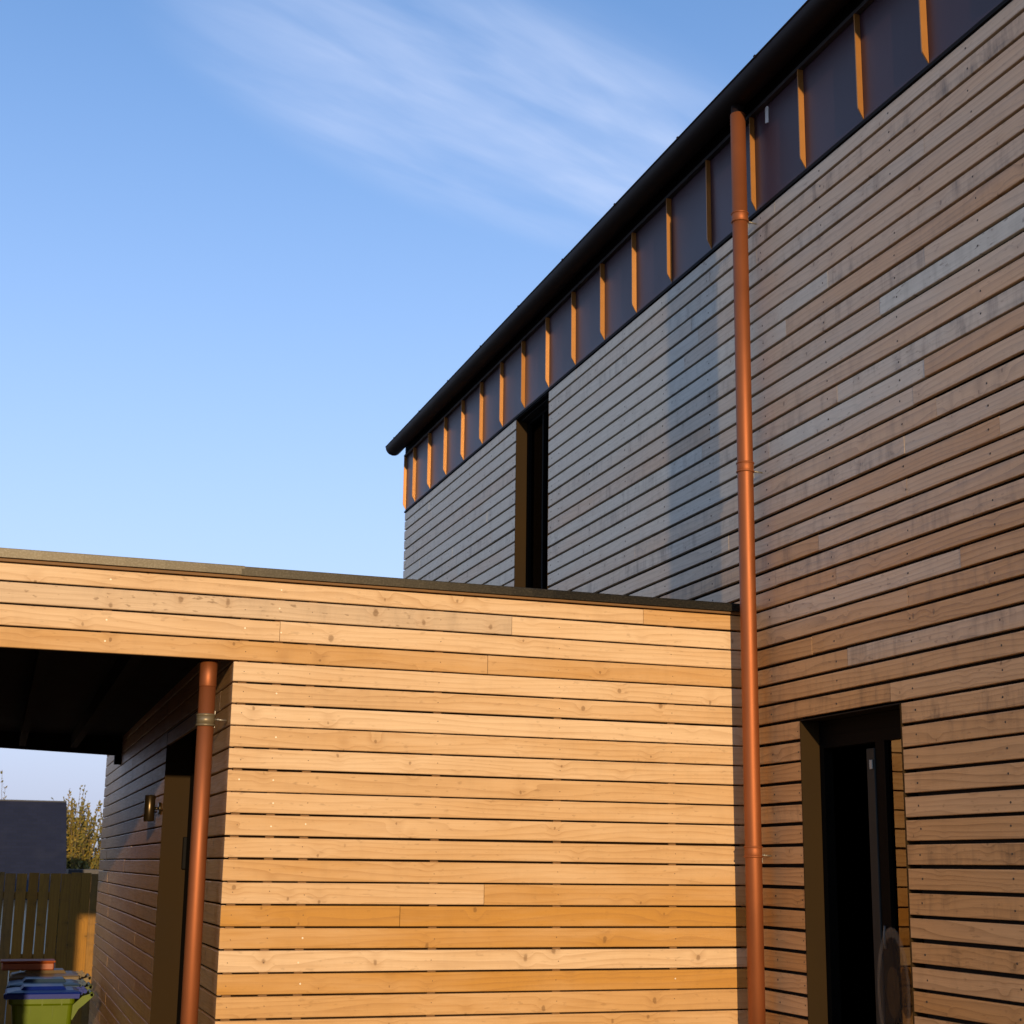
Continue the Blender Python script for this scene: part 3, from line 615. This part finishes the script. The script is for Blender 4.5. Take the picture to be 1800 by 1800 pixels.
# ================================================================== BINS
def bin_(x0, y0, label, bodyc, lidc, up=0, name='wheelie_bin', group='wheelie bins lined up in the passage'):
    """x0: front (left) edge at the top, y0 near side; seen from its side, hinge at +x"""
    L_, W_ = .73, .60; GZ = globals()['GZ']+up
    o = thing(name, (x0+L_/2, y0+W_/2, GZ-up), label, 'bin', group)
    mb_ = mat('bin_body_plastic', bodyc, .38, 0, .2, noise=(4, .12, 3)); ml = mat('bin_lid_plastic', lidc, .38, 0, .15, noise=(4, .10, 2))
    m = MB()
    def ringp(z, ins, r=.05):
        a, b, c_, d = x0+ins*.9, x0+L_-.10-ins*.35, y0+ins*.5, y0+W_-ins*.5; P = []
        for cx, cy, s in ((b-r, c_+r, -90), (b-r, d-r, 0), (a+r, d-r, 90), (a+r, c_+r, 180)):
            for i in range(5):
                an = R_(s+i*22.5); P.append((cx+r*math.cos(an), cy+r*math.sin(an), z))
        return P
    lev = [(GZ-up+.10, .16), (GZ-up+.13, .145), (GZ+.75, .07), (GZ+1.17, .025), (GZ+1.175, .012), (GZ+1.19, -.012), (GZ+1.262, -.016), (GZ+1.265, .0)]
    vs = []; n = 20
    for z, i_ in lev: vs += ringp(z, i_)
    m.poly(vs, [(i*n+k, i*n+(k+1) % n, (i+1)*n+(k+1) % n, (i+1)*n+k) for i in range(len(lev)-1) for k in range(n)]+[tuple(range(n))[::-1], tuple(range((len(lev)-1)*n, len(lev)*n))])
    # ribs below the rim
    for i in range(3):
        rx = x0+.12+i*.19; m.box((rx, y0-.008, GZ+1.172), (rx+.012, y0+.01, GZ+1.258))
    m.box((x0+.20, y0+.0, GZ+.95), (x0+.42, y0+.03, GZ+.965)); m.box((x0+.20, y0+.0, GZ+1.09), (x0+.206, y0+.03, GZ+1.17)); m.box((x0+.42, y0-.0, GZ+1.05), (x0+.426, y0+.03, GZ+1.17))
    # rear handle brackets
    for yy in (y0+.05, y0+W_-.08):
        m.prism([(x0+L_-.12, GZ+1.16), (x0+L_-.02, GZ+1.255), (x0+L_+.085, GZ+1.285), (x0+L_+.085, GZ+1.25), (x0+L_+.0, GZ+1.17), (x0+L_-.05, GZ+1.13), (x0+L_-.11, GZ+1.02), (x0+L_-.13, GZ+1.04)], 'y', yy, yy+.03)
    m.tube([(x0+L_+.075, y0+.05, GZ+1.268), (x0+L_+.075, y0+W_-.05, GZ+1.268)], .018, 12)
    m.build('body', mb_, o)
    l = MB()
    # lid: overhanging rim, sloping sides, raised ribbed top
    def lr(z, a0, a1, b0, b1): return [(x0+a0, y0+b0, z), (x0+a1, y0+b0, z), (x0+a1, y0+W_-b0, z), (x0+a0, y0+W_-b0, z)]
    lev = [lr(GZ+1.240, -.045, .675, -.030, 0), lr(GZ+1.285, -.045, .680, -.030, 0), lr(GZ+1.300, -.030, .690, -.010, 0), lr(GZ+1.318, .06, .62, .07, 0), lr(GZ+1.320, .10, .55, .10, 0), lr(GZ+1.352, .13, .52, .13, 0)]
    vs = [p for q in lev for p in q]
    l.poly(vs, [(4*i+k, 4*i+(k+1) % 4, 4*i+4+(k+1) % 4, 4*i+4+k) for i in range(5) for k in range(4)]+[(3, 2, 1, 0), (20, 21, 22, 23)])
    for yy in (y0+.10, y0+W_-.16): l.tube([(x0+.69, yy, GZ+1.290), (x0+.69, yy+.06, GZ+1.290)], .028, 12); l.tube([(x0+.735, yy, GZ+1.300), (x0+.735, yy+.06, GZ+1.300)], .022, 12)
    l.tube([(x0-.035, y0+.03, GZ+1.262), (x0-.035, y0+.18, GZ+1.262)], .03, 10)
    l.build('lid', ml, o)
    for yy in (y0+.01, y0+W_-.06):
        wm = MB(); wm.tube([(x0+L_-.13, yy, GZ-up+.135), (x0+L_-.13, yy+.05, GZ-up+.135)], .134, 24); wm.tube([(x0+L_-.13, yy-.006, GZ-up+.135), (x0+L_-.13, yy+.056, GZ-up+.135)], .045, 16)
        wm.build('wheel', M_black, o, origin=(x0+L_-.13, yy, GZ-up+.135))
    return o
bin_(-4.53, 7.45, 'bright green wheelie bin with a blue lid, nearest in the row', (.085, .125, .001), (.006, .018, .19), .04)
bin_(-4.50, 8.20, 'wheelie bin with a grey-blue lid between the green and the brown bin', (.06, .08, .01), (.03, .055, .10), .06)
bin_(-4.47, 8.95, 'brown wheelie bin at the back with a red-orange box on it', (.16, .115, .045), (.13, .095, .055), .10)
bx = thing('plastic_box', (-4.33, 9.22, GZ+1.452), 'red-orange plastic box lying on the brown bin lid', 'box')
m = MB(); m.bbox((-4.62, 9.06, GZ+1.453), (-4.06, 9.42, GZ+1.535), .012); m.build('tray', mat('orange_plastic', (.25, .05, .005), .5, noise=(6, .15, 2)), bx)
m = MB(); m.bbox((-4.635, 9.045, GZ+1.536), (-4.045, 9.435, GZ+1.556), .006); m.build('lid', mat('orange_plastic_lid', (.26, .055, .006), .6, 0, .15), bx)

# ================================================================== FENCE
fn = thing('board_fence', (-4.0, 14, GZ), 'brown vertical board fence half in shade beyond the bins', 'fence')
fb = MB(); rsF = random.Random(9); x = -9.0
while x < .5:
    wd_ = .140+rsF.uniform(-.006, .006); tl = rsF.uniform(-.007, .007) if x < -3.95 else 0; gap = .012 if x < -3.85 else .0005
    board(fb, (x, 14.0, 0), Vector((tl, 0, 1)), Vector((1, 0, 0)), (0, -1, 0), GZ+.06, 1.385+rsF.uniform(-.012, .012), 0, wd_, max(0, rsF.gauss(.4, .25)), rsF.gauss(0, .2), max(0, rsF.gauss(.1, .2)), thick=.022, c=.003)
    x += wd_+gap+(rsF.uniform(0, .008) if x < -3.85 else 0)
fb.build('board_panel', M_wood_fence, fn, origin=(-4, 14, 0))
for z in (-.85, .15, 1.02):
    fr = MB(); fr.box((-9.0, 14.023, z), (.6, 14.08, z+.10)); fr.build('rail', M_wood_fence, fn, origin=(-4, 14.05, z))
for x in (-8.2, -5.9, -3.62, -1.3):
    fp = MB(); fp.box((x, 14.081, GZ), (x+.12, 14.20, 1.36)); fp.build('post', M_wood_fence, fn, origin=(x, 14.1, GZ))

# ================================================================== FAR HOUSE, SHED, SHRUBS
hs_ = thing('slate_roofed_house', (-8, 26, GZ), 'neighbouring house with a plain dark slate roof behind the fence', 'house')
m = MB(); m.box((-16, 23.2, GZ), (-3.60, 29.0, .92)); m.prism([(23.2, .92), (29.0, .92), (26.1, 2.75)], 'x', -16, -3.60); m.build('wall', mat('cream_render', (.62, .57, .46), .9, noise=(1.5, .06, 4)), hs_)
def slate():
    m = bpy.data.materials.new('slate'); m.use_nodes = True; nt = m.node_tree; N = nt.nodes; L = nt.links; b = N['Principled BSDF']
    tc = N.new('ShaderNodeTexCoord'); mp = N.new('ShaderNodeMapping'); mp.inputs['Scale'].default_value = (1, 1, 1.5); L.new(tc.outputs['Object'], mp.inputs[0])
    br = N.new('ShaderNodeTexBrick'); br.inputs['Scale'].default_value = 3.4; br.inputs['Color1'].default_value = (.008, .0088, .020, 1); br.inputs['Color2'].default_value = (.012, .013, .027, 1); br.inputs['Mortar'].default_value = (.010, .010, .015, 1)
    br.inputs['Mortar Size'].default_value = .02
    sp = N.new('ShaderNodeSeparateXYZ'); L.new(mp.outputs[0], sp.inputs[0]); cb = N.new('ShaderNodeCombineXYZ'); L.new(sp.outputs[0], cb.inputs[0]); L.new(sp.outputs[2], cb.inputs[1]); L.new(cb.outputs[0], br.inputs['Vector'])
    n = N.new('ShaderNodeTexNoise'); n.inputs['Scale'].default_value = 1.6; n.inputs['Detail'].default_value = 5; L.new(tc.outputs['Object'], n.inputs['Vector'])
    mr = N.new('ShaderNodeMapRange'); mr.inputs['From Min'].default_value = .52; mr.inputs['From Max'].default_value = .8; L.new(n.outputs['Fac'], mr.inputs[0])
    mx = N.new('ShaderNodeMix'); mx.data_type = 'RGBA'; L.new(mr.outputs[0], mx.inputs[0]); L.new(br.outputs[0], mx.inputs[6]); mx.inputs[7].default_value = (.024, .024, .034, 1)
    L.new(mx.outputs[2], b.inputs['Base Color']); b.inputs['Roughness'].default_value = .75; return m
M_slate = slate()
m = MB(); yr, zr = 26.1, 2.86; ye, ze = 22.9, .85
m.prism([(ye, ze), (yr, zr), (29.3, .85), (29.3, .79), (yr, zr-.07), (ye, ze-.06)], 'x', -16.2, -3.36); rfo = m.build('roof', M_slate, hs_, origin=(-8, 26, 2))
m = MB(); m.tube([(-16.2, yr, zr+.01), (-3.36, yr, zr-.005)], .022, 10); m.build('ridge', mat('ridge_tile', (.10, .095, .09), .8), rfo)
sh = thing('low_shed', (-1.2, 31, GZ), 'low orange-brown shed with a dark flat roof between house and boards', 'shed')
m = MB(); m.box((-2.85, 31, GZ), (.5, 33, 1.20)); m.build('wall', mat('shed_wall', (.42, .22, .10), .8, noise=(3, .2, 3)), sh)
m = MB(); m.box((-3.0, 30.85, 1.231), (.6, 33.1, 1.36)); m.build('roof', M_roof, sh)
def leafmat(c):
    m = mat('leaf', c, .7); b = m.node_tree.nodes['Principled BSDF']; a = m.node_tree.nodes.new('ShaderNodeAttribute'); a.attribute_name = 'tone'
    mx = m.node_tree.nodes.new('ShaderNodeMix'); mx.data_type = 'RGBA'; mx.inputs[6].default_value = (*c, 1); mx.inputs[7].default_value = (c[0]*2.3, c[1]*1.7, c[2]*1.2, 1)
    m.node_tree.links.new(a.outputs['Fac'], mx.inputs[0]); m.node_tree.links.new(mx.outputs[2], b.inputs['Base Color']); return m
M_leaf = leafmat((.13, .115, .016)); M_twig = mat('twig_bark', (.14, .10, .045), .8)
def shrub(x, y, h, spread, nst, label, seed, dens=1.0):
    rs = random.Random(seed); o = thing('willow_shrub', (x, y, GZ), label, 'shrub', 'shrubs behind the neighbouring house')
    tw = MB(); lf = MB()
    for i in range(nst):
        a = rs.uniform(0, 6.28); r0 = rs.uniform(0, .25*spread); r1 = r0+rs.uniform(0, spread); hh = h*rs.uniform(.55, 1.0)*(1-.25*(r1/spread-.5))
        pts = []
        for k in range(6):
            t = k/5; rr = r0+(r1-r0)*t**1.5; pts.append((x+rr*math.cos(a)+rs.uniform(-.04, .04), y+rr*math.sin(a)+rs.uniform(-.04, .04), GZ+hh*t))
        tw.tube(pts, [.022*(1-.85*k/5) for k in range(6)], 4, caps=False)
        for q in range(int(64*dens)):
            t = rs.uniform(.12, 1)**.8; k = min(4, int(t*5)); f = t*5-k; p = Vector(pts[k]).lerp(Vector(pts[k+1]), f)
            sd_ = Vector((rs.gauss(0, 1), rs.gauss(0, 1), rs.uniform(.6, 2.2))).normalized(); ln = rs.uniform(.07, .20)*(1.15-.5*t)
            sd2 = sd_.orthogonal().normalized()*rs.uniform(.012, .028); e = p+sd_*ln; mid = p+sd_*ln*.5
            lf.face([p, mid+sd2*1.6, e, mid-sd2*1.6], at=(0, rs.random()**1.5, 0, 0))
    tw.build('stems', M_twig, o, origin=(x, y, GZ)); lf.build('foliage', M_leaf, o, origin=(x, y, GZ), rec=False)
    return o
shrub(-2.75, 35.5, 4.45, 1.25, 320, 'yellow-green willow shrub in the gap between slate roof and passage boards', 3)
shrub(-1.3, 36.2, 4.6, 1.3, 160, 'willow shrub half hidden by the edge of the passage boards', 4)
shrub(-4.5, 37.5, 5.0, 1.2, 26, 'thin twigs showing over the right end of the slate roof', 5, .45)
shrub(-6.0, 38.0, 5.0, 1.3, 22, 'thin twigs showing over the middle of the slate roof', 6, .45)
